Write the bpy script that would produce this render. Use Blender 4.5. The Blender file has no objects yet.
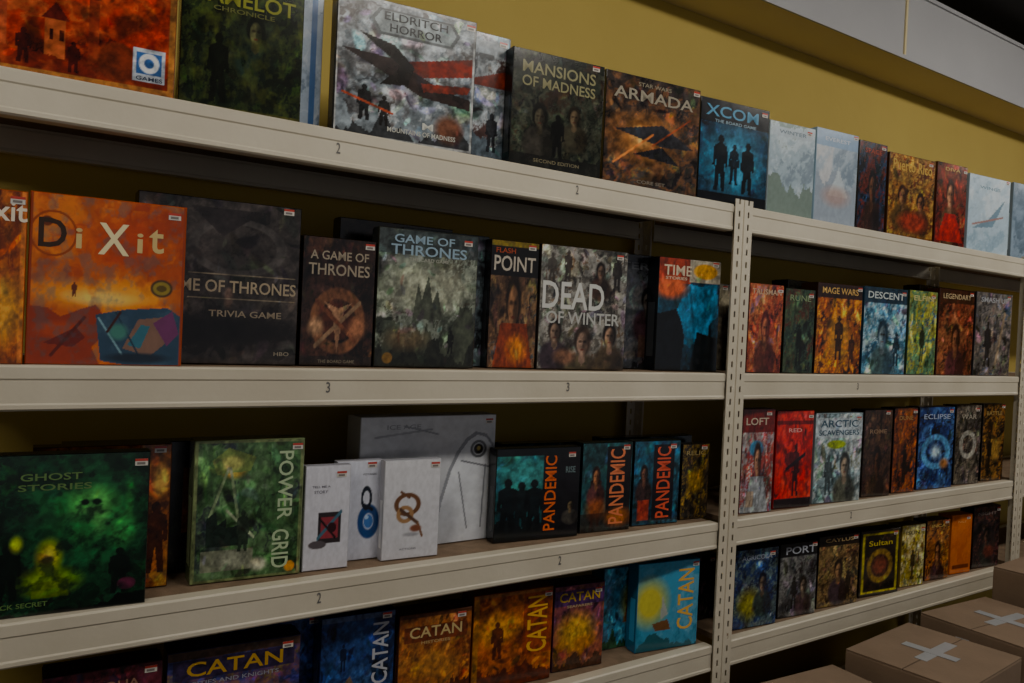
import bpy, math, random
import numpy as np
from mathutils import Vector, Matrix
# ------------------------------------------------------------------ helpers
COL=bpy.context.collection
def link(o,parent=None):
    COL.objects.link(o)
    if parent: o.parent=parent
    return o
def empty(name,loc=(0,0,0)):
    o=bpy.data.objects.new(name,None); o.location=loc; o.empty_display_size=.1; return link(o)
def mesh(name,v,f,mat,parent=None,loc=(0,0,0),rot=0,smooth=False):
    m=bpy.data.meshes.new(name); m.from_pydata(v,[],f); m.update()
    if mat: m.materials.append(mat)
    o=bpy.data.objects.new(name,m); o.location=loc; o.rotation_euler=(0,0,rot)
    if smooth:
        for p in m.polygons: p.use_smooth=True
    return link(o,parent)
def boxvf(x0,x1,y0,y1,z0,z1,b=0):
    v=[(x,y,z) for z in (z0,z1) for y in (y0,y1) for x in (x0,x1)]
    f=[(0,2,3,1),(4,5,7,6),(0,1,5,4),(2,6,7,3),(0,4,6,2),(1,3,7,5)]
    return v,f
def box(name,x0,x1,y0,y1,z0,z1,mat,parent=None,bevel=0,loc=(0,0,0),rot=0):
    v,f=boxvf(x0,x1,y0,y1,z0,z1)
    o=mesh(name,v,f,mat,parent,loc,rot)
    if bevel:
        md=o.modifiers.new('bevel','BEVEL'); md.width=bevel; md.segments=2
    return o
def lin(c):
    c=np.asarray(c,float); return np.where(c<=.04045,c/12.92,((c+.055)/1.055)**2.4)
def hx(s):
    s=s.lstrip('#'); return np.array([int(s[i:i+2],16)/255 for i in (0,2,4)])
# ------------------------------------------------------------------ materials
def newmat(name):
    m=bpy.data.materials.new(name); m.use_nodes=True; nt=m.node_tree
    return m,nt,nt.nodes['Principled BSDF']
def paint(name,c,c2=None,rough=.55,scale=6,bump=.05,metal=0,detail=6):
    m,nt,b=newmat(name); N=nt.nodes; L=nt.links
    tc=N.new('ShaderNodeTexCoord'); n=N.new('ShaderNodeTexNoise'); n.inputs['Scale'].default_value=scale; n.inputs['Detail'].default_value=detail
    L.new(tc.outputs['Object'],n.inputs['Vector'])
    r=N.new('ShaderNodeValToRGB'); r.color_ramp.elements[0].position=.3; r.color_ramp.elements[1].position=.7
    c2=c2 or tuple(x*.8 for x in c)
    r.color_ramp.elements[0].color=(*c2,1); r.color_ramp.elements[1].color=(*c,1)
    L.new(n.outputs['Fac'],r.inputs['Fac']); L.new(r.outputs['Color'],b.inputs['Base Color'])
    n2=N.new('ShaderNodeTexNoise'); n2.inputs['Scale'].default_value=scale*12; L.new(tc.outputs['Object'],n2.inputs['Vector'])
    bp=N.new('ShaderNodeBump'); bp.inputs['Strength'].default_value=bump; bp.inputs['Distance'].default_value=.01
    L.new(n2.outputs['Fac'],bp.inputs['Height']); L.new(bp.outputs['Normal'],b.inputs['Normal'])
    b.inputs['Roughness'].default_value=rough; b.inputs['Metallic'].default_value=metal
    return m
M_cream=paint('cream_enamel',(.67,.61,.48),(.58,.52,.40),.45,5,.03)
M_wall=paint('yellow_wall_paint',(.50,.375,.085),(.45,.335,.072),.8,2,.08)
M_soffit=paint('soffit_paint',(.74,.62,.34),(.68,.56,.30),.8,2,.05)
M_duct=paint('duct_panel_paint',(.44,.44,.45),(.39,.39,.41),.6,2,.03)
M_ceil=paint('dark_ceiling_paint',(.05,.05,.055),(.035,.035,.04),.9,3,.05)
M_floor=paint('concrete_floor',(.18,.16,.14),(.12,.11,.10),.6,3,.1)
M_deck=paint('particle_board',(.27,.18,.11),(.18,.12,.07),.8,30,.2)
M_carton=paint('corrugated_cardboard',(.27,.185,.12),(.22,.15,.095),.85,8,.08)
M_cart_in=paint('cardboard_seam',(.10,.065,.04),(.08,.05,.03),.9,8,.05)
M_tape=paint('packing_tape',(.42,.43,.45),(.34,.36,.38),.3,10,.05)
M_dark=paint('dark_metal',(.05,.05,.05),(.03,.03,.03),.5,8,.02)
M_mark=paint('marker_ink',(.16,.15,.14),(.10,.10,.10),.6,8,.0)
def cover_mat():
    m,nt,b=newmat('printed_cardboard'); N=nt.nodes; L=nt.links
    at=N.new('ShaderNodeAttribute'); at.attribute_name='Cover'
    L.new(at.outputs['Color'],b.inputs['Base Color'])
    tc=N.new('ShaderNodeTexCoord'); n=N.new('ShaderNodeTexNoise'); n.inputs['Scale'].default_value=9; n.inputs['Detail'].default_value=2
    L.new(tc.outputs['Object'],n.inputs['Vector'])
    bp=N.new('ShaderNodeBump'); bp.inputs['Strength'].default_value=.12; bp.inputs['Distance'].default_value=.01
    L.new(n.outputs['Fac'],bp.inputs['Height']); L.new(bp.outputs['Normal'],b.inputs['Normal'])
    b.inputs['Roughness'].default_value=.2
    b.inputs['Specular IOR Level'].default_value=.5
    return m
M_cover=cover_mat()
# ------------------------------------------------------------------ cover painting
G=1.45
def tocol(c):
    c=hx(c) if isinstance(c,str) else np.asarray(c)
    l=lin(c)*G; lum=(l@np.array([.2126,.7152,.0722]))[...,None]
    l=lum+(l-lum)*1.08
    return np.clip(l,.001,.85)
def vnoise(U,V,s,seed):
    rs=np.random.RandomState(seed); n=int(s)+4; g=rs.rand(n,n)
    x=U*s; y=V*s; xi=np.floor(x).astype(int)%(n-1); yi=np.floor(y).astype(int)%(n-1)
    fx=x-np.floor(x); fy=y-np.floor(y); fx=fx*fx*(3-2*fx); fy=fy*fy*(3-2*fy)
    return (g[yi,xi]*(1-fx)+g[yi,xi+1]*fx)*(1-fy)+(g[yi+1,xi]*(1-fx)+g[yi+1,xi+1]*fx)*fy
def fbm(U,V,s,seed):
    o=0;a=.5;t=0
    for k in range(5):
        o=o+a*vnoise(U,V,s*2**k,seed+k*7); t+=a; a*=.6
    o=o/t
    return np.clip((o-.5)*2.0+.5,0,1)
def paintcover(U,V,ops,seed):
    c=np.zeros(U.shape+(3,))
    soft_cover=any(o[0]=='s' for o in ops)
    rsd=np.random.RandomState(seed+500)
    def bl(m,col):
        m=m[...,None]; col=hx(col) if isinstance(col,str) else np.asarray(col); c[:]=c*(1-m)+col*m
    def poly(pts):
        ins=np.zeros(U.shape,bool); n=len(pts)
        for i in range(n):
            x0,y0=pts[i]; x1,y1=pts[(i+1)%n]
            if y0==y1: continue
            k=((y0>V)!=(y1>V))&(U<(x1-x0)*(V-y0)/(y1-y0)+x0); ins^=k
        return ins.astype(float)
    def ell(cx,cy,rx,ry,soft=.15):
        d=np.sqrt(((U-cx)/rx)**2+((V-cy)/ry)**2); return np.clip((1-d)/max(soft,1e-3)+.5,0,1)
    def strokes(n,amp,smin,smax):
        for _ in range(n):
            cx,cy=rsd.rand(2); L=rsd.uniform(smin,smax); w=L*rsd.uniform(.18,.6); an=rsd.uniform(0,math.pi)
            dx=(U-cx)*math.cos(an)+(V-cy)*math.sin(an); dy=-(U-cx)*math.sin(an)+(V-cy)*math.cos(an)+dx*dx*rsd.uniform(-6,6)
            m=np.clip((1-np.sqrt((dx/L)**2+(dy/w)**2))/.35,0,1)
            k=rsd.uniform(-amp,amp); hs=1+rsd.uniform(-.12,.12,3)
            c[:]=c*(1+(k*m)[...,None])*(1+(m[...,None])*(hs-1))
    k=0
    for op in ops:
        k+=1; q=op[0]; a=op[1:]
        if q=='g': c[:]=hx(a[0])*(1-V[...,None])+hx(a[1])*V[...,None]
        elif q=='x': # turbulent palette
            cols=np.array([hx(s) for s in a[0]]); s=a[1] if len(a)>1 else 4
            w=fbm(U+.5,V+.3,s,seed*13+k)
            n=fbm(U+w*.6,V+w*.4,s,seed*17+k+3); x=n*(len(cols)-1); i=np.clip(x.astype(int),0,len(cols)-2); fr=(x-i)[...,None]
            fr=np.clip((fr-.5)*2.2+.5,0,1)
            cc=cols[i]*(1-fr)+cols[i+1]*fr; al=a[2] if len(a)>2 else 1; c[:]=c*(1-al)+cc*al
            if not soft_cover: strokes(60,.55,.03,.13)
        elif q=='n':
            s,col,amt=a; n=fbm(U,V,s,seed*5+k); bl(np.clip((n-.5)*3,0,1)*amt,col)
        elif q=='e': bl(ell(*a[:4],a[5] if len(a)>5 else .15)*(a[6] if len(a)>6 else 1),a[4])
        elif q=='r':
            x0,y0,x1,y1,col=a[:5]; bl(((U>=x0)&(U<=x1)&(V>=y0)&(V<=y1)).astype(float)*(a[5] if len(a)>5 else 1),col)
        elif q=='p': bl(poly(a[0])*(a[2] if len(a)>2 else 1),a[1])
        elif q=='l':
            x0,y0,x1,y1,w,col=a; dx,dy=x1-x0,y1-y0; t=np.clip(((U-x0)*dx+(V-y0)*dy)/(dx*dx+dy*dy),0,1)
            d=np.hypot(U-x0-t*dx,V-y0-t*dy); bl(np.clip((w-d)/(w*.4)+.5,0,1),col)
        elif q=='o':
            cx,cy,rx,ry,w,col=a; d=abs(np.sqrt(((U-cx)/rx)**2+((V-cy)/ry)**2)-1); bl(np.clip((w-d)/(w*.4)+.5,0,1),col)
        elif q=='f': # standing figure
            cx,b,h,col=a; s=h
            bl(ell(cx,b+h*.92,.075*s,.08*s,.1)*.9,col)
            bl(poly([(cx-.03*s,b+.86*s),(cx-.17*s,b+.8*s),(cx-.2*s,b+.45*s),(cx-.13*s,b+.42*s),(cx-.11*s,b+.62*s),(cx-.12*s,b+.4*s),(cx-.15*s,b),(cx-.05*s,b),(cx,b+.38*s),(cx+.05*s,b),(cx+.15*s,b),(cx+.12*s,b+.4*s),(cx+.11*s,b+.62*s),(cx+.13*s,b+.42*s),(cx+.2*s,b+.45*s),(cx+.17*s,b+.8*s),(cx+.03*s,b+.86*s)])*.9,col)
        elif q=='F': # face portrait with shoulders
            cx,cy,s,sk,hr=a; H=hx(hr); S=hx(sk); coat=H*.6+S*.25+rsd.rand(3)*.08
            bl(ell(cx,cy-1.9*s,1.5*s,1.25*s,.25),coat); bl(ell(cx+.9*s,cy-2*s,.7*s,1.1*s,.6)*.6,H)
            bl(poly([(cx-.25*s,cy-.5*s),(cx-.3*s,cy-1.1*s),(cx,cy-1.35*s),(cx+.3*s,cy-1.1*s),(cx+.25*s,cy-.5*s)]),S*.7)
            bl(ell(cx-.02*s,cy+.16*s,.68*s,.86*s,.25),H)
            bl(ell(cx,cy-.08*s,.46*s,.68*s,.25),S); bl(ell(cx+.35*s,cy-.1*s,.32*s,.7*s,.9)*.75,H)
            for d in (-.18,.18): bl(ell(cx+d*s,cy+.06*s,.14*s,.08*s,.8)*.7,'#100a06')
            bl(ell(cx,cy-.42*s,.17*s,.05*s,.6)*.7,'#4a1812'); bl(ell(cx+.06*s,cy-.18*s,.06*s,.16*s,.7)*.5,H)
        elif q=='m': # mountain range
            base,amp,sc,col=a; hh=base+amp*(fbm(U,U*0+.3,sc,seed*3+k)); bl((V<hh).astype(float),col)
        elif q=='t': pass
    # fine printed grain
    if not soft_cover: strokes(40,.3,.02,.07)
    g=fbm(U,V,22,seed+99)-.5; g2=fbm(U,V,9,seed+44)-.5
    c*= (1+(.08*g if soft_cover else .55*g+.3*g2))[...,None]
    return np.clip(c,0,1)
# text cache
TC={}
def text_mesh(s):
    if s in TC: return TC[s]
    cu=bpy.data.curves.new('txt','FONT'); cu.body=s; cu.size=1; cu.offset=.012; cu.resolution_u=3
    o=bpy.data.objects.new('txt',cu); COL.objects.link(o)
    dg=bpy.context.evaluated_depsgraph_get(); dg.update()
    me=bpy.data.meshes.new_from_object(o.evaluated_get(dg))
    v=np.array([x.co[:2] for x in me.vertices]); f=[tuple(p.vertices) for p in me.polygons]
    bpy.data.objects.remove(o); bpy.data.curves.remove(cu); bpy.data.meshes.remove(me)
    mn=v.min(0); mx=v.max(0); v=(v-(mn+mx)/2)/(mx-mn)
    TC[s]=(v,f); return TC[s]
def game_box(key,X,Y,Z,w,h,t,yaw,ops,edge,sticker=True,name='board_game_box',seed=1):
    z=1.6*.827+max(X,0)*.562
    N=int(min(170,max(16,w*800*1.6/z**2*1.05))); Mn=int(min(175,max(24,h*800/z*1.0)))
    u=np.linspace(0,1,N+1); v=np.linspace(0,1,Mn+1); U,V=np.meshgrid(u,v)
    c=tocol(paintcover(U,V,ops,seed)).reshape(-1,3)
    i=.0015
    vs=np.stack([i+U*(w-2*i),np.zeros_like(U),i+V*(h-2*i)],-1).reshape(-1,3)
    idx=np.arange((N+1)*(Mn+1)).reshape(Mn+1,N+1)
    F=np.stack([idx[:-1,:-1],idx[:-1,1:],idx[1:,1:],idx[1:,:-1]],-1).reshape(-1,4).tolist()
    vs=vs.tolist(); cs=c.tolist()
    def add(verts,faces,col):
        b=len(vs); vs.extend(verts); cs.extend([list(col)]*len(verts)); F.extend([tuple(q+b for q in f) for f in faces])
    ec=tocol(edge)
    # chamfer + lid sides (lid covers 78% of the depth), then inset base tray
    L=t*.78
    rings=[(i,0.0,i),(0,i,0),(0,L,0),(.002,L,.002),(.002,t,.002)]
    rv=[];rf=[]
    for (dx,y,dz) in rings: rv+=[(dx,y,dz),(w-dx,y,dz),(w-dx,y,h-dz),(dx,y,h-dz)]
    for k in range(len(rings)-1):
        for j in range(4):
            a=k*4+j; b=k*4+(j+1)%4; rf.append((a,a+4,b+4,b))
    rf.append((16,19,18,17)); add(rv,rf,ec)
    # spine label bands on both sides
    for sx,o in ((-.0004,0),(w+.0004,1)):
        q=[(sx,.2*L,h*.12),(sx,.8*L,h*.12),(sx,.8*L,h*.6),(sx,.2*L,h*.6)]
        add(q,[(0,3,2,1) if not o else (0,1,2,3)],np.minimum(ec*2.2+.03,.8))
    for op in ops:
        if op[0]!='t': continue
        s,cx,cy,tw,thh,col=op[1:7]; rot=op[7] if len(op)>7 else 0
        tv,tf=text_mesh(s)
        W_,H_=tw*w,thh*h
        if rot: pts=np.stack([tv[:,1]*W_*(-1 if rot>0 else 1),tv[:,0]*H_*(1 if rot>0 else -1)],-1)
        else: pts=tv*[W_,H_]
        lyr=.0012
        add([(cx*w+a,-.0006,cy*h+b) for a,b in pts],tf,tocol(col))
    if sticker:
        sw,sh=.021,.0125; x1=w-.004-(seed%3)*.006; z1=h-.004-(seed%4)*.003
        add([(x1-sw,-.0010,z1-sh),(x1,-.0010,z1-sh),(x1,-.0010,z1),(x1-sw,-.0010,z1)],[(0,1,2,3)],tocol('#b4b0a8'))
        add([(x1-sw,-.0013,z1-sh*.35),(x1,-.0013,z1-sh*.35),(x1,-.0013,z1),(x1-sw,-.0013,z1)],[(0,1,2,3)],tocol('#9a3830'))
        add([(x1-sw*.85,-.0013,z1-sh*.85),(x1-sw*.2,-.0013,z1-sh*.85),(x1-sw*.2,-.0013,z1-sh*.5),(x1-sw*.85,-.0013,z1-sh*.5)],[(0,1,2,3)],tocol('#6a6460'))
    m=bpy.data.meshes.new(name); m.from_pydata(vs,[],F); m.update()
    at=m.color_attributes.new('Cover','FLOAT_COLOR','POINT')
    arr=np.ones((len(vs),4)); arr[:,:3]=np.array(cs); at.data.foreach_set('color',arr.ravel())
    m.materials.append(M_cover)
    o=bpy.data.objects.new(name,m); o.location=(X,Y,Z+.0005); o.rotation_euler=(0,0,math.radians(yaw)); link(o)
    return o
# ------------------------------------------------------------------ cover designs
T='t'
CV={
'A1':([('g','#5a1410','#8a2418'),('x',['#34100c','#7a2014','#962e1c','#a0502c'],5,.8),('r',.1,.1,.16,.5,'#7a3422'),('p',[(.08,.5),(.13,.6),(.18,.5)],'#3a1210'),('r',.34,.12,.44,.34,'#8a4428'),('r',.36,.22,.38,.28,'#2a0e0a'),('r',.41,.22,.43,.28,'#2a0e0a'),('p',[(.32,.34),(.39,.44),(.46,.34)],'#4a1612'),('r',.55,.1,.6,.5,'#6a2418'),('p',[(.54,.5),(.575,.58),(.61,.5)],'#2a0c0a'),('m',.05,.14,8,'#5a1c12'),('n',8,'#9a4a2a',.5),('e',.7,.16,.1,.12,'#5a2416'),('f',.24,.06,.2,'#2a0c0a'),('f',.48,.05,.18,'#2a0c0a'),('r',0,0,1,.035,'#8a5a30'),('r',.965,0,1,1,'#8a5a30'),('r',.78,.07,.95,.27,'#9aa0a8'),('r',.80,.12,.93,.25,'#2a4a7a'),('o',.865,.185,.04,.045,.35,'#c0c4c8'),('t','GAMES',.865,.095,.14,.025,'#303848')],'#5a3018'),
'A2':([('g','#0c100c','#20281a'),('x',['#080b08','#141c10','#2c3618','#1a2416'],6,.8),('e',.6,.5,.22,.4,'#1c2218',.8,.8),('F',.6,.55,.11,'#4a4a30','#0c100a'),('n',9,'#4a4e1e',.5),('f',.3,.05,.45,'#0a0c08'),('r',0,0,1,.02,'#3a3a1a'),('t','CAMELOT',.5,.74,.85,.1,'#7a7c34'),('t','CHRONICLE',.5,.66,.5,.03,'#5a5c34')],'#14180f'),
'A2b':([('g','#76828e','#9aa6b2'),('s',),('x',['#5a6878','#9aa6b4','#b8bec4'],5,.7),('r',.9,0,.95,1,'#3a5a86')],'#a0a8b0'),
'A3':([('g','#3a3c3e','#5a6066'),('x',['#34383c','#6a7278','#9aa0a4','#54504e'],4,.9),('p',[(.3,.55),(1,.72),(1,.58),(.6,.5)],'#6a2216'),('p',[(.02,.62),(.4,.6),(.75,.44),(.98,.4),(.98,.32),(.6,.36),(.3,.5)],'#241a18'),('p',[(.15,.75),(.45,.55),(.3,.4),(.5,.42),(.55,.56),(.4,.7)],'#1a1614'),('p',[(.6,.46),(.98,.5),(.95,.44),(.62,.4)],'#7a2a1c'),('n',10,'#2a2422',.5),('m',.05,.3,4,'#6a7278'),('m',0,.2,6,'#2c2e30'),('f',.2,.12,.26,'#141414'),('f',.34,.1,.22,'#181614'),('l',.05,.3,.4,.2,.008,'#8a3a24'),('e',.82,.15,.1,.1,'#5a3a2c',.6),('r',.0,.0,1,.015,'#8a8c8c'),('r',0,.985,1,1,'#8a8c8c'),('r',.0,.0,.012,1,'#8a8c8c'),('r',.985,0,1,1,'#8a8c8c'),('p',[(.22,.86),(.28,.95),(.82,.95),(.88,.86),(.82,.76),(.28,.76)],'#4a4e50'),('p',[(.25,.86),(.3,.935),(.8,.935),(.85,.86),(.8,.775),(.3,.775)],'#7c8486'),('t','ELDRITCH',.55,.895,.46,.06,'#1e2022'),('t','HORROR',.55,.815,.38,.06,'#1e2022'),('t','MOUNTAINS OF MADNESS',.62,.09,.5,.035,'#a8a8a0'),('t','M',.66,.15,.08,.05,'#b8b8b0')],'#1a1a1c'),
'A4':([('x',['#2a2e34','#5a6268','#8a9094','#3a2a28'],4),('m',.1,.3,5,'#4a545c'),('p',[(.5,.6),(1,.75),(1,.6)],'#6a2618'),('f',.85,.1,.3,'#15161a'),('r',.4,.85,.95,.95,'#6a7278'),('r',.985,0,1,1,'#3a5060')],'#2a3844'),
'A5':([('g','#0c0e0c','#1a1e1a'),('x',['#0a0b0a','#1c201a','#34362c','#2a1e16'],6,.85),('F',.3,.45,.12,'#4a4436','#0a0a08'),('F',.68,.5,.1,'#5a4c3a','#16120c'),('f',.5,.1,.4,'#0a0a0a'),('r',0,.0,1,.12,'#141412',.8),('r',.04,.72,.96,.93,'#20241e',.7),('t','MANSIONS',.5,.86,.8,.1,'#7a7658'),('t','OF MADNESS',.5,.74,.8,.09,'#7a7658'),('t','SECOND EDITION',.5,.08,.5,.03,'#6a6450')],'#0e100e'),
'A6':([('g','#1c1612','#2e2826'),('x',['#141214','#2c2624','#5a3c28','#34302e'],5,.85),('e',.4,.45,.3,.2,'#8a5a30',.9,.8),('e',.38,.46,.1,.08,'#c09058',.9,.9),('p',[(.1,.5),(.6,.6),(.95,.42),(.6,.4)],'#26262a'),('p',[(.3,.3),(.8,.25),(.6,.4)],'#1a1a1e'),('l',.1,.2,.5,.5,.01,'#b0683a'),('l',.9,.7,.5,.4,.008,'#7a3a24'),('t','STAR WARS',.5,.93,.35,.035,'#7a7464'),('t','ARMADA',.5,.83,.84,.1,'#847e70'),('t','CORE SET',.5,.06,.3,.03,'#6a645a')],'#16130f'),
'A7':([('g','#0a1018','#0c141e'),('x',['#060a12','#12283c','#1a4460'],5,.7),('e',.5,.42,.42,.3,'#3a7894',.9,.9),('f',.3,.12,.55,'#05080c'),('f',.7,.12,.52,'#05080c'),('f',.5,.2,.4,'#0a1018'),('r',0,0,1,.1,'#06080c'),('r',0,.78,1,1,'#070b12'),('t','XCOM',.45,.89,.76,.11,'#4a7c98'),('t','THE BOARD GAME',.5,.795,.6,.03,'#7a909c')],'#080c12'),
'A8':([('g','#808c94','#96a4ac'),('s',),('x',['#6c7a86','#8e9ea8','#aab6bc','#708078'],3,.8),('m',.15,.3,5,'#687670'),('r',.05,.85,.95,.95,'#9ca8b0'),('t','WINTER',.5,.9,.6,.04,'#66747e')],'#8a98a0'),  # glare on this cover is painted in as pale blue-grey
'A9':([('g','#788694','#96a4b2'),('s',),('x',['#6a7886','#94a0aa','#b4b4b4'],3,.8),('m',.2,.4,4,'#848e9a'),('p',[(.3,.3),(.48,.5),(.55,.62),(.62,.52),(.8,.3)],'#a4aeb4'),('r',.0,.82,1,1,'#7a90a8'),('e',.5,.3,.3,.1,'#9a8078',.8,.7),('t','EVEREST',.5,.9,.6,.04,'#b0b8c0')],'#7a90a0'),  # washed-out palette carries the reflected glare in its colour
'A10':([('g','#0e0c12','#16202e'),('x',['#0a0a10','#1c2a40','#5a2018','#20181a'],5,.8),('F',.5,.5,.2,'#5a3a2a','#101014'),('t','SPACE',.5,.9,.6,.05,'#8a3a2a')],'#101018'),
'A11':([('g','#4a2e14','#6a4c20'),('x',['#2a160c','#6a4420','#8a6a34','#4a1c10'],6,.85),('F',.3,.5,.14,'#8a6440','#2a1408'),('F',.7,.45,.13,'#8a5c3c','#1c0e08'),('e',.55,.2,.3,.12,'#7a2a1c',.7),('t','Puerto Rico',.5,.87,.85,.13,'#a88a48'),('r',0,0,1,.03,'#5a3a1a')],'#3a2410'),
'A12':([('g','#3a1010','#5a4424'),('x',['#2c0e0c','#6a1c18','#7a5a34'],5,.7),('F',.45,.62,.2,'#9a6c50','#2a120c'),('p',[(.05,.05),(.3,.4),(.65,.4),(.95,.05)],'#8a1c1c'),('t','DIVA',.5,.93,.5,.04,'#a89058')],'#3a1410'),
'A13':([('g','#869aaa','#a4b4c0'),('s',),('x',['#788e9e','#9caeba','#b4bec4'],3,.8),('p',[(.1,.3),(.5,.45),(.9,.75),(.6,.35)],'#667c8c'),('l',.1,.35,.85,.5,.012,'#8a6a64'),('t','WINGS',.5,.85,.5,.04,'#68808e')],'#8a9aa6'),  # pale tones stand in for a glossy reflection on the cover
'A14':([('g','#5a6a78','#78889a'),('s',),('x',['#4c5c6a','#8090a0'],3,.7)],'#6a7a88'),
'B0':([('g','#6a2c14','#8a4a22'),('x',['#5a2410','#8a4820','#a0662e'],4,.8),('r',.96,0,1,1,'#a05a2c'),('e',.8,.3,.18,.2,'#b07a34',.8),('t','Dixit',.75,.88,.5,.12,'#c8bca8')],'#7a3a1c'),
'B1':([('g','#b05a20','#94402a'),('s',),('x',['#8a3418','#a8501f','#c07028','#a2401e'],3,.7),('e',.5,.42,.5,.08,'#d08a3a',.9,.9),('e',.45,.4,.2,.04,'#d8b060',.9,.9),('e',.58,.74,.3,.15,'#a03818',.9,.6),('n',5,'#7a2c16',.5),('p',[(0,0),(0,.34),(.12,.33),(.2,.28),(.33,.33),(.42,.36),(.47,.3),(.5,.22),(.44,.14),(.4,.1),(.45,0)],'#7a2c18'),('e',.2,.2,.14,.05,'#9a3c1e',.7,.8),('p',[(.1,.12),(.3,.22),(.36,.16),(.28,.1)],'#5a1c14'),('l',.15,.05,.35,.28,.01,'#4a1810'),('p',[(.46,.02),(.42,.3),(.62,.34),(.9,.36),(1,.3),(1,0),(.6,0)],'#24384a'),('n',14,'#3a5060',.35),('p',[(.6,.1),(.7,.28),(.86,.3),(.92,.16),(.78,.05)],'#6a5044'),('p',[(.63,.12),(.72,.25),(.78,.24),(.72,.1)],'#2c5a68'),('p',[(.8,.26),(.93,.34),(.98,.2),(.9,.12)],'#5a2a50'),('l',.44,.28,.6,.06,.006,'#6a8a94'),('l',.55,.32,.72,.04,.006,'#1a2c3a'),('e',.57,.2,.06,.05,'#3a6a60',.6),('e',.7,.04,.2,.03,'#16202c',.6),('l',.5,.2,.58,.32,.008,'#301410'),('e',.85,.48,.075,.055,'#3a2a18'),('e',.85,.48,.06,.042,'#7a6a2c'),('e',.85,.48,.035,.02,'#4a3c18'),('f',.28,.4,.09,'#4a1c10'),('e',.1,.84,.035,.03,'#5a2812'),('o',.14,.77,.14,.13,.05,'#7a3416'),('r',0,0,.012,1,'#7a3018'),('r',.988,0,1,1,'#7a3018'),('t','D',.14,.77,.17,.17,'#2c1c10'),('t','i',.3,.75,.04,.12,'#b09a6a'),('t','X',.52,.76,.2,.19,'#d0bc94'),('t','i',.69,.75,.04,.12,'#b09a6a'),('t','t',.8,.77,.1,.15,'#b09a6a')],'#8a3c1c'),
'B2':([('g','#1e1a18','#2e2a28'),('x',['#181514','#2a2624','#3a3432'],5,.9),('o',.6,.72,.28,.16,.12,'#3a3634'),('e',.5,.2,.5,.1,'#0e0c0c',.8),('p',[(.3,.95),(.5,.78),(.75,.95)],'#201c1c'),('t','GAME OF THRONES',.55,.475,.86,.075,'#8a7d68'),('t','TRIVIA GAME',.66,.31,.46,.04,'#756a5a'),('r',.3,.545,.98,.55,'#6a6050'),('r',.3,.395,.98,.4,'#6a6050'),('t','HBO',.9,.07,.1,.025,'#7a7264')],'#141212'),
'B3':([('g','#17100d','#241815'),('x',['#120d0b','#241814','#3a241c'],5,.9),('o',.5,.35,.32,.22,.2,'#5a3a28'),('e',.5,.35,.22,.15,'#3a1e16'),('p',[(.3,.5),(.42,.42),(.5,.1),(.58,.42),(.7,.5),(.5,.45)],'#7a5a44'),('l',.2,.15,.8,.5,.02,'#6a5440'),('l',.2,.5,.75,.2,.02,'#5a3424'),('e',.2,.3,.1,.07,'#8a6a50',.8),('e',.78,.3,.12,.08,'#8a5a40',.8),('t','A GAME OF',.5,.86,.8,.07,'#847a6a'),('t','THRONES',.5,.75,.84,.09,'#847a6a'),('r',0,.0,1,.07,'#221a16'),('t','THE BOARD GAME',.5,.035,.5,.025,'#6a6254')],'#140f0d'),
'B3b':([('x',['#16130f','#2a241c','#1c1814'],5)],'#1c1814'),
'B4':([('g','#23261e','#4a5048'),('x',['#1c2018','#3c4238','#6a7066','#2e2c24'],5,.85),('e',.5,.58,.4,.16,'#9a9c88',.95,.8),('m',.1,.36,7,'#34382e'),('p',[(.35,.35),(.4,.62),(.44,.5),(.5,.68),(.55,.48),(.6,.58),(.66,.35)],'#3e4238'),('m',0,.25,9,'#1c1e18'),('f',.75,.1,.18,'#0c0c0a'),('e',.3,.2,.2,.08,'#5a4a34',.8,.7),('r',0,.82,1,1,'#23292c',.7),('t','GAME OF',.45,.93,.6,.06,'#7a8e9c'),('t','THRONES',.5,.85,.76,.075,'#7a8e9c'),('t','THE CARD GAME',.5,.785,.4,.025,'#8a8a80'),('e',.12,.06,.05,.04,'#7a5a2a')],'#23241e'),
'B4b':([('x',['#2a2e30','#4a5458','#1c1e20'],5)],'#3a4448'),
'B5':([('g','#2a1c14','#2a3034'),('x',['#1c1614','#4a3424','#7a5a3c','#3a4044'],5,.8),('F',.5,.5,.24,'#7a563c','#1a120c'),('p',[(.1,0),(.25,.35),(.8,.35),(.95,0)],'#6a2c18'),('e',.6,.15,.2,.1,'#b06a2a',.9,.9),('r',0,.72,1,1,'#0e0c0c'),('r',0,.955,1,1,'#6a5a20'),('t','FLASH',.3,.92,.4,.04,'#8a3a20'),('t','POINT',.5,.82,.86,.12,'#9c9488')],'#14100e'),
'B6':([('g','#3a3630','#5a5a58'),('x',['#1c1a18','#4a4640','#7c7a74','#5a4838'],6,.85),('F',.18,.3,.11,'#7a6454','#1a1410'),('F',.5,.22,.14,'#8a7060','#2a201a'),('F',.82,.28,.12,'#7a604e','#16110e'),('F',.68,.82,.08,'#6a5446','#1a1410'),('f',.3,.72,.25,'#2a2420'),('f',.88,.66,.3,'#1c1816'),('f',.12,.68,.26,'#34302c'),('t','DEAD',.38,.6,.7,.22,'#b0b0ac'),('t','OF WINTER',.5,.42,.84,.1,'#9c9c98'),('e',.3,.1,.12,.06,'#6a4a38',.7)],'#2a2624'),
'B7':([('x',['#121214','#2a2c30','#3c3a3a'],5),('F',.9,.6,.12,'#3a3430','#0c0c0c'),('r',.8,.1,.97,.3,'#3a2a24'),('t','WINTER',.5,.9,.8,.06,'#4a4c50')],'#15161a'),
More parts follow.
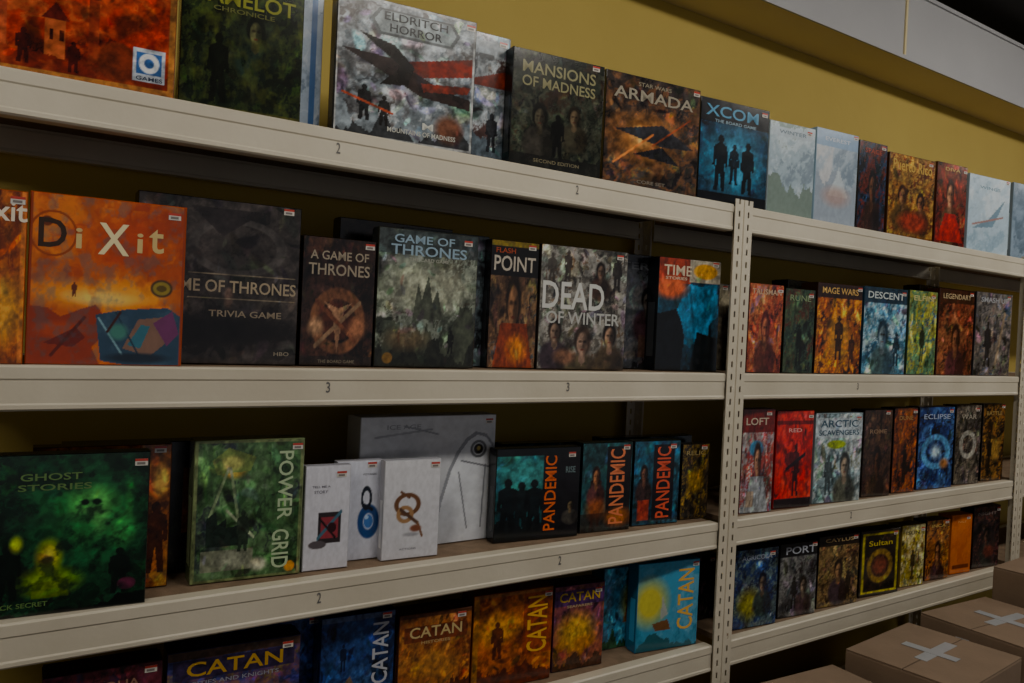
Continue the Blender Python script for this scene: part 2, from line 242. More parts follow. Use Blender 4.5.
'B8':([('g','#0c1014','#14222c'),('x',['#0a1016','#142c3c','#1c4458'],4,.6),('p',[(.3,.3),(.28,.5),(.36,.62),(.38,.72),(.5,.78),(.7,.76),(.95,.8),(1,.5),(.9,.46),(.85,.42),(.83,.3),(.75,.22),(.65,.3),(.55,.2)],'#2a6c92'),('l',.5,.75,.6,.35,.02,'#164a66'),('l',.75,.75,.8,.5,.03,'#1c5878'),('n',9,'#12384c',.6),('p',[(0,0),(0,.5),(.3,.55),(.38,.45),(.45,.3),(.4,0)],'#0a0d10'),('p',[(.55,.0),(.65,.35),(1,.3),(1,0)],'#0b0f12'),('r',0,.78,.5,1,'#7a2c1c'),('e',.2,.74,.25,.1,'#a0482a',.6),('r',.5,.8,1,1,'#8a8474'),('e',.75,.9,.2,.07,'#a87a30'),('t','TIME',.3,.89,.44,.09,'#b8a890'),('t','STORIES',.28,.82,.34,.025,'#b8a890')],'#101418'),
'B9':([('g','#5a5448','#76705f'),('n',8,'#3a3a3c',.5)],'#6a6456'),
'B10':([('g','#5a2018','#6a4a50'),('x',['#3a1416','#8a3a24','#a0603a','#7a5464'],5,.9),('F',.5,.5,.2,'#8a5038','#3a1414'),('t','TALISMAN',.5,.91,.85,.06,'#a89078')],'#4a1c18'),
'B11':([('g','#121a12','#1e2a20'),('x',['#0e140f','#24322a','#3a4630','#4a2018'],5,.85),('f',.5,.1,.5,'#0a0e0a'),('t','RUNE',.5,.89,.7,.07,'#6a7a5a')],'#141c14'),
'B11b':([('x',['#1c1c1a','#34322c'],5)],'#1c1c1a'),
'B12':([('g','#3a1c10','#4a2c18'),('x',['#20120c','#7a3c1a','#b0702c','#4a2416'],5,.9),('e',.5,.4,.25,.2,'#c08a3a',.9,.7),('f',.5,.15,.5,'#1c0e0a'),('f',.8,.1,.35,'#2a140c'),('r',0,.84,1,1,'#241410'),('t','MAGE WARS',.5,.92,.8,.07,'#b09058')],'#24140e'),
'B13':([('g','#2a5068','#6a8494'),('x',['#1c4058','#4a7890','#94a4aa','#2a3c4c'],5,.85),('F',.45,.45,.18,'#6a7c84','#182a38'),('f',.78,.1,.4,'#12222e'),('r',0,.82,1,1,'#1a2c3a'),('t','DESCENT',.5,.91,.84,.08,'#a8b0b0')],'#1c3444'),
'B14':([('g','#2c4a3c','#6a6c34'),('x',['#1c3430','#4a6a50','#8a843a','#2c4a64'],5,.85),('f',.5,.15,.45,'#182018'),('t','ELFIN',.5,.91,.7,.06,'#a8a070')],'#2c3c2c'),
'B14b':([('x',['#24180e','#3a2a1c'],5)],'#241a12'),
'B15':([('g','#3a1810','#4a2a1c'),('x',['#240f0c','#5a2a1c','#7a4a30','#34201a'],5,.85),('F',.5,.42,.18,'#7a4c34','#200e0a'),('r',0,.84,1,1,'#30180f'),('t','LEGENDARY',.5,.92,.8,.06,'#a09070')],'#2e140e'),
'B16':([('g','#34302e','#4a5058'),('x',['#242224','#4a4644','#6a6058','#384454'],5,.85),('f',.35,.1,.55,'#1c1a1c'),('l',.6,.15,.8,.75,.03,'#7a6a58'),('t','SMASH UP',.5,.91,.75,.06,'#8a8c90')],'#242426'),
'C1':([('g','#06110b','#0a1c12'),('x',['#050d09','#0a2014','#123420','#0a140e'],5,.8),('e',.68,.6,.26,.32,'#1c5a30',.95,.8),('e',.7,.68,.13,.1,'#4a9a4c',.9,.9),('e',.74,.62,.05,.14,'#5aa858',.9,.7),('e',.86,.5,.07,.1,'#3a8a44',.9,.8),('e',.66,.5,.06,.08,'#2c7a3c',.9,.8),('e',.55,.66,.03,.16,'#1a5028',.9,.8),('e',.9,.68,.02,.12,'#2a6a34',.9,.8),('e',.73,.69,.025,.02,'#06180c',.5),('e',.67,.69,.02,.018,'#06180c',.5),('e',.5,.2,.14,.08,'#6f8a1c',.9,.9),('e',.5,.36,.06,.1,'#9a9a28',.8,.9),('e',.5,.37,.028,.05,'#c8c050',.8),('r',.42,.1,.6,.2,'#5a6a14',.6),('n',12,'#06140c',.7),('f',.3,.1,.35,'#040b07'),('f',.86,.08,.3,'#050c08'),('e',.34,.45,.03,.05,'#8a9a30',.8),('e',.9,.14,.05,.04,'#4a1c30'),('m',0,.1,7,'#030705'),('t','GHOST',.5,.86,.3,.045,'#506a3c'),('t','STORIES',.52,.795,.36,.04,'#506a3c'),('t','BLACK SECRET',.35,.07,.3,.03,'#506a3c')],'#040806'),
'C2':([('g','#4a2410','#7a4a20'),('x',['#3a1c10','#7a4420','#9a6a34'],5,.8),('f',.9,.1,.5,'#2a120a'),('e',.93,.75,.06,.1,'#b08848',.7)],'#3a2010'),
'C2b':([('x',['#0a0c0c','#141618','#1c1a1a'],5),('r',.93,.3,.98,.8,'#4a2a1c')],'#0e1010'),
'C3':([('g','#243820','#3c5434'),('x',['#1c2c1c','#345030','#4a6444','#2a3030'],4,.85),('e',.35,.8,.12,.07,'#8a7a3a',.5),('p',[(.15,.86),(.3,.95),(.55,.88),(.5,.78),(.2,.76)],'#5a6a3a'),('e',.33,.84,.1,.05,'#9a9a5a',.6),('l',.14,.45,.3,.8,.012,'#6a7a5a'),('l',.4,.45,.32,.8,.012,'#6a7a5a'),('p',[(.12,.25),(.12,.45),(.2,.5),(.22,.4),(.3,.45),(.3,.38),(.5,.4),(.5,.25)],'#16201a'),('l',.3,.5,.55,.3,.01,'#8a9478'),('r',.08,.07,.55,.22,'#5c6050'),('e',.35,.15,.16,.06,'#828674',.6),('e',.6,.1,.08,.05,'#8c8e7c',.6),('f',.45,.2,.3,'#202a20'),('t','POWER',.83,.66,.14,.5,'#98a888',-1),('t','GRID',.8,.2,.16,.28,'#98a888',-1),('r',0,0,1,.02,'#5c6644'),('r',0,.98,1,1,'#5c6644'),('r',0,0,.025,1,'#5c6644'),('r',.975,0,1,1,'#5c6644'),('e',.9,.06,.05,.04,'#9a6a2a')],'#5a6446'),
'C4':([('g','#acacb4','#b6b6be'),('s',),('r',.3,.25,.82,.55,'#2a2426'),('r',.36,.3,.76,.5,'#7a3038'),('l',.3,.3,.82,.55,.02,'#3a5a6a'),('l',.32,.5,.7,.3,.015,'#1a1416'),('e',.62,.4,.1,.05,'#2a1418'),('e',.3,.24,.2,.04,'#4a4448'),('t','TELL ME A',.35,.8,.4,.02,'#606068'),('t','STORY',.35,.75,.3,.03,'#606068')],'#9a9aa2'),
'C5':([('g','#aaacb6','#b4b6c0'),('s',),('o',.72,.38,.18,.13,.35,'#1c3a6a'),('e',.72,.38,.1,.07,'#38609a'),('e',.68,.42,.04,.02,'#90a8c0'),('o',.66,.62,.1,.1,.25,'#141822'),('l',.6,.55,.8,.5,.02,'#141822'),('t','VOYAGES',.7,.86,.3,.02,'#606068')],'#9a9aa2'),
'C6':([('g','#acacb2','#b8b8bc'),('s',),('o',.42,.55,.2,.1,.2,'#5a3c28'),('o',.38,.45,.12,.07,.3,'#8a6a4a'),('l',.3,.5,.62,.35,.02,'#4a3428'),('l',.45,.62,.3,.68,.015,'#5a3c28'),('l',.62,.35,.7,.22,.018,'#6a4a34'),('e',.58,.3,.1,.035,'#6a4030',.5),('e',.5,.24,.14,.02,'#88888e',.6),('t','ACTIONS',.45,.1,.3,.02,'#707078')],'#9c9ca2'),
'C7':([('g','#a2a4a8','#b4b6ba'),('s',),('n',3,'#989aa0',.35),('p',[(.52,0),(.58,.35),(.64,.58),(.7,.72),(.77,.82),(.84,.87),(.93,.85),(.99,.77),(.99,0)],'#7a7c82'),('p',[(.545,0),(.6,.33),(.66,.56),(.72,.7),(.79,.8),(.86,.845),(.93,.82),(.985,.74),(.985,0)],'#bcbfc4'),('e',.62,.14,.1,.2,'#8a8c92',.8,.6),('o',.87,.73,.055,.06,.18,'#5a5c60'),('e',.87,.73,.038,.042,'#2a2624'),('e',.872,.735,.015,.018,'#a89a60'),('l',.72,.55,.8,.1,.006,'#787a80'),('l',.93,.6,.91,.1,.006,'#787a80'),('l',.74,.64,.97,.58,.007,'#6a6c72'),('l',.1,.85,.5,.9,.008,'#8a8c92'),('l',.3,.93,.55,.86,.006,'#808288'),('t','ICE AGE',.3,.92,.24,.035,'#84868c')],'#9ea0a4'),
'C8':([('g','#0a1214','#246066'),('x',['#0a1618','#1c4a4e','#2e6e70'],4,.6),('e',.35,.7,.35,.2,'#3e8480',.9,.6),('m',.08,.2,6,'#0c1012'),('f',.14,.06,.62,'#070a0c'),('f',.3,.06,.58,'#0b0e10'),('f',.45,.06,.6,'#070a0c'),('r',.55,.03,1,.95,'#0f0d10'),('F',.9,.35,.07,'#6a5a40','#0c0a0a'),('r',0,.92,1,1,'#0a0c0e'),('t','PANDEMIC',.64,.5,.14,.82,'#b85426',1),('t','RISE',.88,.75,.12,.07,'#5a6a6c')],'#0a0d10'),
'C8b':([('x',['#0a1012','#143034'],5)],'#101c20'),
'C9':([('g','#101416','#2a5458'),('x',['#0e1a1c','#1c4246','#2a5e60'],4,.6),('f',.28,.05,.65,'#24140f'),('F',.28,.62,.12,'#8a5a3c','#20110c'),('e',.3,.25,.2,.12,'#7a4020',.7,.8),('r',.0,.0,1,.2,'#24140f',.6),('r',.5,.04,.98,.96,'#120e10',.95),('e',.75,.15,.25,.1,'#a05a24',.8,.8),('t','PANDEMIC',.7,.5,.3,.85,'#b86846',1)],'#0c1416'),
'C10':([('g','#0e1820','#244c60'),('x',['#0c161e','#1a3e50','#2e6478'],4,.6),('f',.22,.05,.62,'#141414'),('F',.22,.6,.12,'#7a5040','#16100e'),('r',.42,.04,.88,.96,'#120e12',.95),('t','PANDEMIC',.64,.5,.3,.85,'#b84a34',1),('r',.1,.05,.35,.3,'#7a2c20')],'#0c1416'),
'C10b':([('x',['#0e1214','#1c3034'],5)],'#10181c'),
'C11':([('g','#141210','#24201a'),('x',['#100e0e','#2c241a','#6a5420','#241c1a'],5,.9),('e',.5,.5,.3,.15,'#8a6a20',.7,.8),('t','RELIC',.5,.88,.7,.06,'#8a7a50')],'#12100f'),
'C13':([('g','#5a6066','#7a3028'),('x',['#4a5a6a','#8a8c8c','#8a2c28','#3a4a60'],5,.7),('r',0,.78,1,1,'#5a1816'),('e',.45,.62,.22,.08,'#3a6a8a'),('F',.5,.5,.18,'#9a7058','#2a1a16'),('p',[(.1,0),(.3,.35),(.7,.35),(.9,0)],'#7c8084'),('r',.2,.05,.4,.2,'#8a7a6a'),('t','LOFT',.45,.88,.7,.07,'#a89a88')],'#4a2424'),
'C14':([('g','#9a1a1c','#a02420'),('x',['#8a1618','#a82422','#b03a2e'],4,.7),('r',0,0,1,.1,'#1c1416'),('f',.55,.12,.55,'#2a1014'),('e',.4,.5,.16,.08,'#4a1418'),('l',.3,.4,.8,.55,.02,'#20141a'),('r',.0,.86,1,.9,'#5a1012'),('t','RED',.5,.8,.35,.04,'#c0908a')],'#7a1418'),
'C15':([('g','#4a5a5c','#8a98a0'),('x',['#3c4c50','#76888e','#a8aeae','#6a6c4a'],5,.8),('F',.65,.4,.16,'#8a7a68','#2a2c2c'),('f',.3,.08,.45,'#30383a'),('r',0,.72,1,.95,'#98a2a8'),('e',.45,.65,.2,.05,'#7a8a2a'),('t','ARCTIC',.5,.88,.8,.08,'#304858'),('t','SCAVENGERS',.5,.78,.85,.06,'#304858')],'#6a787e'),
'C16':([('x',['#1a1210','#34241c','#4a3426'],5),('t','ROME',.5,.75,.6,.05,'#7a6450'),('F',.5,.4,.18,'#4a3020','#140c0a')],'#1c1412'),
'C17':([('x',['#1c1210','#4a2416','#7a3c1c','#24202a'],5),('f',.5,.1,.5,'#140c0a'),('t','DUNE',.5,.88,.6,.05,'#8a6a40')],'#1c1210'),
'C18':([('g','#0c1228','#182448'),('x',['#0a0e20','#1c2c5c','#3a5a8a','#141428'],4,.8),('o',.5,.45,.35,.18,.2,'#4a78a0'),('e',.5,.45,.14,.08,'#9ab0c0',.9),('e',.75,.3,.12,.06,'#8a5a34',.8),('t','ECLIPSE',.5,.88,.75,.06,'#8a94a8')],'#0c1024'),
'C19':([('x',['#141212','#34302c','#5a5248','#1c1a1c'],5),('o',.5,.5,.28,.15,.2,'#8a8880'),('t','WAR',.5,.85,.6,.06,'#8a8478')],'#141212'),
'C20':([('x',['#0c0a0a','#24180f','#6a4a24','#16100e'],5),('e',.6,.4,.24,.14,'#8a6a34',.6,.9),('f',.35,.1,.5,'#0c0808'),('t','BATTLE',.5,.88,.7,.05,'#8a7448')],'#0e0b0a'),
'D0':([('g','#2a1018','#3a1c28'),('x',['#20101a','#4a1c24','#2a1c34'],5,.8),('t','AQUA',.6,.85,.4,.08,'#7a5a4a')],'#24101a'),
'D1':([('g','#1c2040','#24244a'),('x',['#16183a','#2a2c58','#4a3040','#5a4a2c'],5,.85),('e',.5,.5,.4,.15,'#8a5a2a',.8,.8),('r',0,.93,1,1,'#3a2a24'),('r',.04,.76,.96,.92,'#241c34'),('t','CATAN',.5,.84,.72,.12,'#9a7828'),('t','CITIES AND KNIGHTS',.5,.72,.66,.035,'#7a7a84')],'#1c1a38'),
'D2':([('g','#1c2c54','#2a3c6c'),('x',['#1a2548','#2c4474'],5,.8)],'#202c58'),
'D3':([('g','#16203c','#1c3058'),('x',['#121a34','#1e3562','#34507a'],4,.8),('p',[(.1,.2),(.4,.45),(.5,.3),(.3,.1)],'#5a4a3c'),('f',.3,.5,.25,'#0e1428'),('t','CATAN',.8,.62,.22,.56,'#9a9ca4',1),('r',0,.95,1,1,'#3a4664')],'#141c34'),
'D4':([('g','#5a2a16','#7a4424'),('x',['#4a2414','#7a4422','#8a5a2e','#5a2c18'],4,.8),('e',.5,.45,.35,.16,'#9a6a34',.9,.7),('m',.05,.3,6,'#3a1c10'),('r',.06,.72,.94,.88,'#5a2c1a'),('t','CATAN',.5,.81,.72,.11,'#a89468'),('t','HISTORIES',.5,.705,.4,.03,'#a08a60'),('r',0,.965,1,1,'#4a2a18')],'#4a2a1a'),
'D5':([('g','#6a2c14','#8a4820'),('x',['#5a2412','#8a4a20','#a06428'],4,.8),('e',.3,.62,.25,.15,'#b07a30',.9,.8),('f',.3,.3,.4,'#3a180e'),('m',0,.3,5,'#4a1e10'),('r',.62,.3,1,.965,'#6a2c16',.8),('r',.0,.0,.06,1,'#8a5a24'),('t','CATAN',.8,.62,.26,.6,'#c09038',1),('r',0,.965,1,1,'#7a4a24')],'#6a3818'),
'D6':([('g','#7a4a1c','#4a2444'),('x',['#8a5a20','#6a3434','#3c2048'],3,.5),('e',.45,.45,.35,.2,'#b08a30',.9,.9),('m',0,.25,5,'#3a2418'),('e',.6,.3,.2,.08,'#8a5a20',.7),('r',0,.76,1,.95,'#3a2048'),('t','CATAN',.5,.86,.8,.11,'#a08430'),('t','SEAFARERS',.5,.75,.5,.03,'#9a8a6a')],'#34203a'),
'D7':([('g','#2c5468','#3a6a8a'),('x',['#2a5266','#3a7290','#5a8a9a'],4,.7),('e',.7,.55,.3,.25,'#a89a34',.8,.95),('m',0,.25,5,'#24402c'),('p',[(.4,.3),(.5,.6),(.65,.3)],'#6a4a2a')],'#2c4a60'),
'D8':([('g','#2a647c','#4480a0'),('s',),('x',['#28647e','#4484a4','#649cb4'],3,.6),('e',.2,.55,.26,.24,'#b0a440',.8,.95),('m',0,.2,4,'#1c4a54'),('p',[(.25,.3),(.5,.34),(.55,.22),(.3,.22)],'#5a3c24'),('p',[(.38,.34),(.4,.62),(.5,.4)],'#8a908a'),('t','CATAN',.78,.55,.26,.7,'#c0984c',1)],'#2c6484'),
'D9':([('x',['#14100e','#24201c'],5)],'#14110f'),
'D10':([('g','#10162c','#182440'),('x',['#0e1226','#1c2c50','#4a5a5a','#14182c'],5,.85),('e',.35,.3,.25,.18,'#7a7424',.8,.9),('F',.65,.55,.14,'#6a5a4a','#0c1020'),('t','AGRICOLA',.5,.89,.7,.06,'#7a8090')],'#0e1226'),
'D11':([('g','#1c1c1e','#3a3a3c'),('x',['#141416','#3a3a3c','#646462','#2a2422'],5,.85),('f',.4,.1,.45,'#101012'),('F',.65,.4,.14,'#7a6a5c','#16120f'),('r',0,.82,1,1,'#121214'),('t','PORT',.55,.9,.8,.1,'#8c9098')],'#141416'),
'D12':([('g','#24180f','#4a3824'),('x',['#1a120c','#4a3822','#7a6440','#2a241c'],5,.85),('F',.5,.5,.16,'#7a5c40','#1a100a'),('f',.75,.08,.4,'#16100a'),('r',0,.86,1,1,'#1c140e'),('t','CAYLUS',.5,.93,.7,.05,'#94805c')],'#1c140e'),
'D13':([('g','#0c0b0a','#121010'),('x',['#0a0909','#1c1814','#34241a'],5,.8),('o',.5,.45,.28,.22,.2,'#6a5424'),('e',.5,.45,.2,.15,'#5a2c20',.6),('r',.04,.04,.96,.07,'#8a8020'),('r',.04,.93,.96,.96,'#8a8020'),('r',.04,.04,.1,.96,'#8a8020'),('r',.9,.04,.96,.96,'#8a8020'),('t','Sultan',.5,.8,.6,.08,'#a09030')],'#0c0b0a'),
'D14':([('g','#6a5a20','#8a8050'),('x',['#4a4018','#8a7a2c','#a09870','#3a3420'],5,.85),('f',.5,.1,.5,'#2a2212'),('t','SUN',.5,.87,.5,.06,'#303018')],'#6a5a24'),
'D15':([('x',['#24140c','#6a3c1c','#8a5a2c','#34241a'],5),('F',.5,.45,.2,'#8a5c3c','#20100a'),('t','INCA',.5,.9,.6,.05,'#a08a50')],'#2c180e'),
'D16':([('g','#a04c1a','#b05c22'),('s',),('x',['#984a1c','#b26226'],3,.6),('r',.1,.08,.9,.14,'#5a2a12'),('t','NILE',.5,.88,.4,.04,'#c08a5a')],'#a85820'),
'D17':([('x',['#0c0a0b','#1c1618','#3a2420','#141418'],5),('F',.5,.5,.16,'#4a342a','#0c0a0a'),('e',.6,.25,.2,.1,'#5a2a20',.7),('t','NIGHT',.5,.88,.7,.05,'#6a605c')],'#0e0c0c'),
}
ZS={'A':1.89,'B':1.405,'C':.975,'D':.62}
# key: X mm, Y m, width mm, height mm, thickness m, yaw deg   (positions on the shelves)
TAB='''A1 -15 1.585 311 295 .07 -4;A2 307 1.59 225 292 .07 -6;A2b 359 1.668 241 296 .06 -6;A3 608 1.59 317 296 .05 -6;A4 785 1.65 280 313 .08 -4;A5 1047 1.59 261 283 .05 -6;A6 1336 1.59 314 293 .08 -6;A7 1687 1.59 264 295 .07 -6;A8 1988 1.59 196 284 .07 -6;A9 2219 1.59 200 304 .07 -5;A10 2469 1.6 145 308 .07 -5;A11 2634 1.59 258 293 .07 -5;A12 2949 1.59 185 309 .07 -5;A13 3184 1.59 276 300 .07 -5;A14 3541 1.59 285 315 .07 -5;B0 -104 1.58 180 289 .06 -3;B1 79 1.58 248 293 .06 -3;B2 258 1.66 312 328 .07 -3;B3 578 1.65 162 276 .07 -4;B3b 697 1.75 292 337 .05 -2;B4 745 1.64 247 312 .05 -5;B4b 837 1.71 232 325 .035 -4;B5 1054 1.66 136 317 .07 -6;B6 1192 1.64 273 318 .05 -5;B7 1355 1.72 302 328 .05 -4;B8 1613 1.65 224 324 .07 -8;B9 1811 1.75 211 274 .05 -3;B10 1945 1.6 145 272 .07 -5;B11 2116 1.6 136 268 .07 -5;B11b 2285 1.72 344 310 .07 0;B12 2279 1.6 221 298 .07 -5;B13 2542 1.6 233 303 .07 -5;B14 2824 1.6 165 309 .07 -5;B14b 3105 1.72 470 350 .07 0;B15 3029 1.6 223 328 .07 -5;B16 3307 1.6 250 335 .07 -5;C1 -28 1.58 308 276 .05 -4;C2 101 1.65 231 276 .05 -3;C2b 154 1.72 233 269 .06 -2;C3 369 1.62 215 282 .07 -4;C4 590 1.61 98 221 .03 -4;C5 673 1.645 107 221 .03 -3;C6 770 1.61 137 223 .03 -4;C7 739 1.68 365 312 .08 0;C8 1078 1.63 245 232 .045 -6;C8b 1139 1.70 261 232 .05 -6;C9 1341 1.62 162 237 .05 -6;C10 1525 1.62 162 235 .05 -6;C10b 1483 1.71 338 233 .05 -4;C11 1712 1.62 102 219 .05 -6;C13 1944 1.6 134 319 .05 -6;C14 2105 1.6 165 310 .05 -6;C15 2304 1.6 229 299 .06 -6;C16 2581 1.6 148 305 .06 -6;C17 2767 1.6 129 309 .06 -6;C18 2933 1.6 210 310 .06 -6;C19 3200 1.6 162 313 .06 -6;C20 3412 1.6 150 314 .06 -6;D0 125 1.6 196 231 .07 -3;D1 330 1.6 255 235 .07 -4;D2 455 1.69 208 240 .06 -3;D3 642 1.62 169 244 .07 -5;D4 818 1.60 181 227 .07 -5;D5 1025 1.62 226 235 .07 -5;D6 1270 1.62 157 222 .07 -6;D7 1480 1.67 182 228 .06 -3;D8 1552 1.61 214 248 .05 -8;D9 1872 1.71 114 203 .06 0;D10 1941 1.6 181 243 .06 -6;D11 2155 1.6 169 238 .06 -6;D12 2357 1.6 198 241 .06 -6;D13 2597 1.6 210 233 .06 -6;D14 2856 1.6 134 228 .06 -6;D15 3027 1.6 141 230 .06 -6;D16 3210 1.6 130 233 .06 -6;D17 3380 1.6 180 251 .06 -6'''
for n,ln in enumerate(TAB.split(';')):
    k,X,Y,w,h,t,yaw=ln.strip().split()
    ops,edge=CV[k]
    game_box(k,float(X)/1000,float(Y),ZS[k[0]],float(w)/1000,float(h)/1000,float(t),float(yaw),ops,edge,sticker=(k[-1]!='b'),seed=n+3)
# ------------------------------------------------------------------ shelving
rack=empty('shelving_unit')
YF,YB=1.55,1.95
POSTS=[-.08,1.834,3.62,5.4]
def beam(name,x0,x1,z,front=True):
    H=.076; s=1 if front else -1; y=YF if front else YB
    pr=[(y+s*.03,z-.014),(y+s*.03,z-.001),(y+s*.003,z-.001),(y,z-.004),(y,z-.022),(y+s*.002,z-.025),(y+s*.002,z-H+.012),(y,z-H+.009),(y,z-H+.003),(y+s*.003,z-H),(y+s*.03,z-H)]
    v=[];n=len(pr)
    for x in (x0,x1): v+=[(x,a,b) for a,b in pr]
    f=[(i,i+1,n+i+1,n+i) for i in range(n-1)]
    if front: f=[q[::-1] for q in f]
    o=mesh(name,v,f,M_cream,rack)
    md=o.modifiers.new('s','SOLIDIFY'); md.thickness=.002; md.offset=0
    return o
LEV=[1.89,1.405,.975,.62,.16]
for b in range(3):
    x0=POSTS[b]+.038; x1=POSTS[b+1]-.038
    for i,z in enumerate(LEV):
        beam('beam_front_%d_%d'%(b+1,i+1),x0,x1,z); beam('beam_back_%d_%d'%(b+1,i+1),x0,x1,z,False)
        box('deck_%d_%d'%(b+1,i+1),x0,x1,YF+.005,YB-.005,z-.018,z-.0015,M_deck,rack)
def post(name,x,side,y,back,top):
    # slotted angle: front flange from x to x+side*.036, return flange in depth
    v=[];f=[]
    def q(a,b,c,d):
        k=len(v); v.extend([a,b,c,d]); f.append((k,k+1,k+2,k+3))
    s=side; cols=[0,.0145,.0215,.036]; dy=-1 if back else 1
    z=0; P=.036
    while z<top-.001:
        z1=min(z+.019,top); z2=min(z+P,top)
        for (A,B) in ((0,3),):
            q((x+s*cols[A],y,z),(x+s*cols[B],y,z),(x+s*cols[B],y,z1),(x+s*cols[A],y,z1))
            q((x,y+dy*cols[A],z),(x,y+dy*cols[B],z),(x,y+dy*cols[B],z1),(x,y+dy*cols[A],z1))
        for (A,B) in ((0,1),(2,3)):
            q((x+s*cols[A],y,z1),(x+s*cols[B],y,z1),(x+s*cols[B],y,z2),(x+s*cols[A],y,z2))
            q((x,y+dy*cols[A],z1),(x,y+dy*cols[B],z1),(x,y+dy*cols[B],z2),(x,y+dy*cols[A],z2))
        z=z2
    o=mesh(name,v,f,M_cream,rack)
    md=o.modifiers.new('w','WELD'); md.merge_threshold=.0002
    md=o.modifiers.new('s','SOLIDIFY'); md.thickness=.002; md.offset=0
for i,X in enumerate(POSTS):
    for s,nm in ((-1,'l'),(1,'r')):
        post('upright_front_%d%s'%(i+1,nm),X+s*.0015,s,YF-.006,False,1.905)
        post('upright_back_%d%s'%(i+1,nm),X+s*.0015,s,YB+.006,True,1.905)
# hand-written shelf marks
for X,z,s in ((.607,1.852,'2'),(1.226,1.852,'2'),(.607,1.367,'3'),(1.226,1.367,'3'),(.607,.937,'2'),(1.226,.937,'2'),(2.45,1.367,'3'),(2.45,.937,'2')):
    tv,tf=text_mesh(s)
    mesh('shelf_mark',[(X+a*.009,YF+.0002,z+b*.022) for a,b in tv],tf,M_mark,rack)
# ------------------------------------------------------------------ room
box('wall_back',-3,9,2.0,2.12,0,3.0,M_wall)
box('wall_left',-3.12,-3,-4,2.12,0,3.0,M_wall)
box('wall_right',9,9.12,-4,2.12,0,3.0,M_wall)
box('floor',-3.12,9.12,-4,2.12,-.1,0,M_floor)
box('ceiling',-3.12,9.12,-4,2.12,3.0,3.1,M_ceil)
sof=empty('air_duct')
box('soffit_underside',-3,9,1.78,2.0,2.64,2.65,M_soffit,sof)
box('duct_body',-3,9,1.78,2.0,2.65,2.91,M_duct,sof)
for i in range(10):
    x=-2.75+i*1.15; box('seam_%d'%i,x,x+.012,1.774,1.781,2.64,2.912,M_soffit,sof)
    box('hanger_%d'%i,x-.01,x+.03,1.80,1.803,2.90,3.0,M_dark,sof)
box('lip',-3,9,1.772,1.78,2.635,2.65,M_duct,sof); box('lip_top',-3,9,1.77,1.78,2.90,2.915,M_duct,sof)
for i,y in enumerate((1.3,.6)):
    box('trim_%d'%(i+1),-3,9,y,y+.05,2.95,3.0,M_duct)
# ------------------------------------------------------------------ cartons
def carton(cx,cy,z,w,d,h,rot):
    e=empty('cardboard_carton',(cx,cy,z)); e.rotation_euler=(0,0,math.radians(rot))
    box('body',-w/2,w/2,-d/2,d/2,0,h-.006,M_carton,e,bevel=.004)
    box('flap_front',-w/2+.001,w/2-.001,-d/2+.001,-.002,h-.006,h-.001,M_carton,e,bevel=.0015)
    box('flap_back',-w/2+.001,w/2-.001,.002,d/2-.001,h-.006,h-.001,M_carton,e,bevel=.0015)
    box('seam',-w/2+.003,w/2-.003,-.002,.002,h-.0058,h-.003,M_cart_in,e)
    box('tape_long',-w*.22,w*.3,-.018,.018,h-.001,h+.0002,M_tape,e)
    box('tape_cross',-.018,.018,-d/2+.1,d/2-.08,h+.0002,h+.0008,M_tape,e)
    box('tape_end',w/2-.0008,w/2+.0008,-.02,.02,h-.07,h,M_tape,e)
    box('hand_hole',-.045,.045,-d/2-.0006,-d/2,h*.62,h*.62+.028,M_cart_in,e)
    for k in range(3): box('print_%d'%k,-w*.35,-w*.1+.03*k,-d/2-.0006,-d/2,h*.2+k*.03,h*.2+k*.03+.012,M_cart_in,e)
for (cx,cy,w,d,h1,h2,r1,r2) in ((1.98,1.27,.40,.36,.27,.27,2,-4),(2.44,1.26,.43,.36,.28,.305,-2,5),(2.90,1.27,.42,.36,.29,.315,1,-3),(3.36,1.27,.40,.36,.34,.37,0,3)):
    carton(cx,cy,0,w,d,h1,r1); carton(cx,cy-.01,h1+.001,w-.02,d-.02,h2,r2)
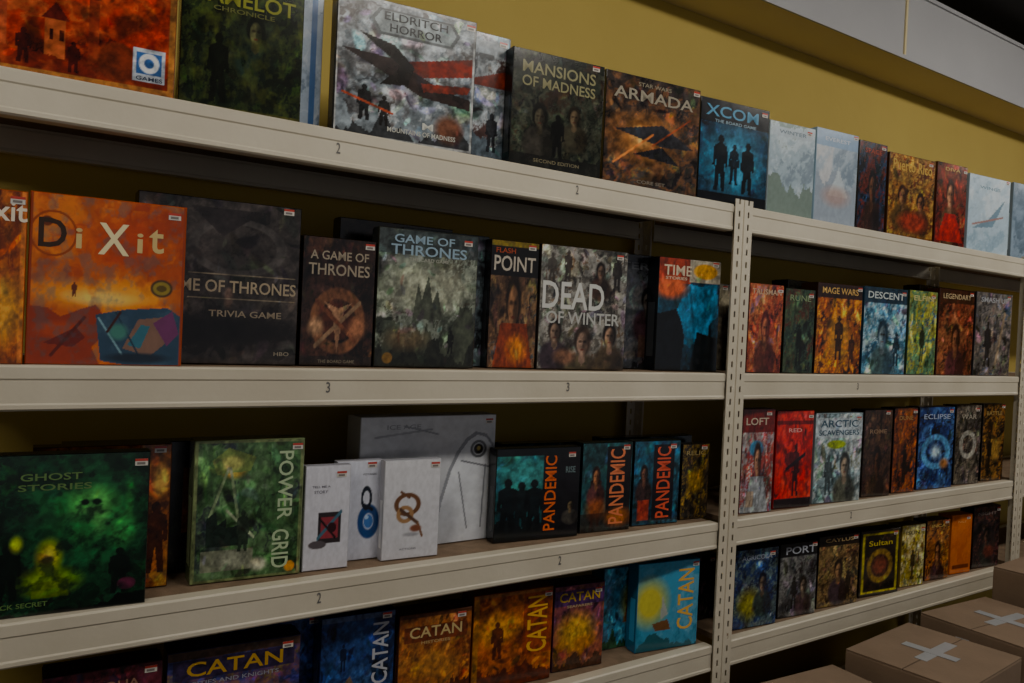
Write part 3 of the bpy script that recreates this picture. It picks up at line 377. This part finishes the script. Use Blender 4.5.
# ------------------------------------------------------------------ lights
def emis(name,c,s):
    m=bpy.data.materials.new(name); m.use_nodes=True; b=m.node_tree.nodes['Principled BSDF']
    b.inputs['Emission Color'].default_value=(*c,1); b.inputs['Emission Strength'].default_value=s; b.inputs['Base Color'].default_value=(.8,.8,.8,1); return m
M_tube=emis('fluorescent_tube',(1,.96,.88),3)
for i,(x,y,e_) in enumerate(((-.9,.3,14),(1.3,.2,18),(3.6,.2,20),(5.9,.2,16))):
    e=empty('fluorescent_ceiling_light',(x,y,2.88))
    box('housing',-.62,.62,-.09,.09,.05,.12,M_duct,e,bevel=.01)
    for s in (-.05,.05):
        bpy.ops.mesh.primitive_cylinder_add(radius=.014,depth=1.18,rotation=(0,math.pi/2,0)); o=bpy.context.object
        o.name='tube'; o.parent=e; o.location=(0,s,.03); o.data.materials.append(M_tube)
    ld=bpy.data.lights.new('lamp','AREA'); ld.shape='RECTANGLE'; ld.size=1.2; ld.size_y=.2; ld.energy=e_; ld.color=(1,.94,.84)
    lo=bpy.data.objects.new('lamp',ld); link(lo,e); lo.location=(0,0,0); lo.rotation_euler=(math.radians(30),0,0)
w=bpy.data.worlds.new('world'); bpy.context.scene.world=w; w.use_nodes=True
w.node_tree.nodes['Background'].inputs[0].default_value=(.88,.88,.95,1); w.node_tree.nodes['Background'].inputs[1].default_value=.27
# ------------------------------------------------------------------ camera
th=math.atan(800/1178.); p=math.radians(0.8); a=0.046; F_=800.0
f=Vector((math.sin(th)*math.cos(p),math.cos(th)*math.cos(p),-math.sin(p)))
r0=Vector((math.cos(th),-math.sin(th),0)); u0=r0.cross(f)
r=r0*math.cos(a)+u0*math.sin(a); u=u0*math.cos(a)-r0*math.sin(a)
cd=bpy.data.cameras.new('camera'); cam=bpy.data.objects.new('camera',cd); COL.objects.link(cam)
cd.sensor_width=36; cd.lens=F_/1024*36; cd.clip_start=.02
m=Matrix((r,u,-f)).transposed().to_4x4(); m.translation=Vector((0,0,1.5)); cam.matrix_world=m
bpy.context.scene.camera=cam
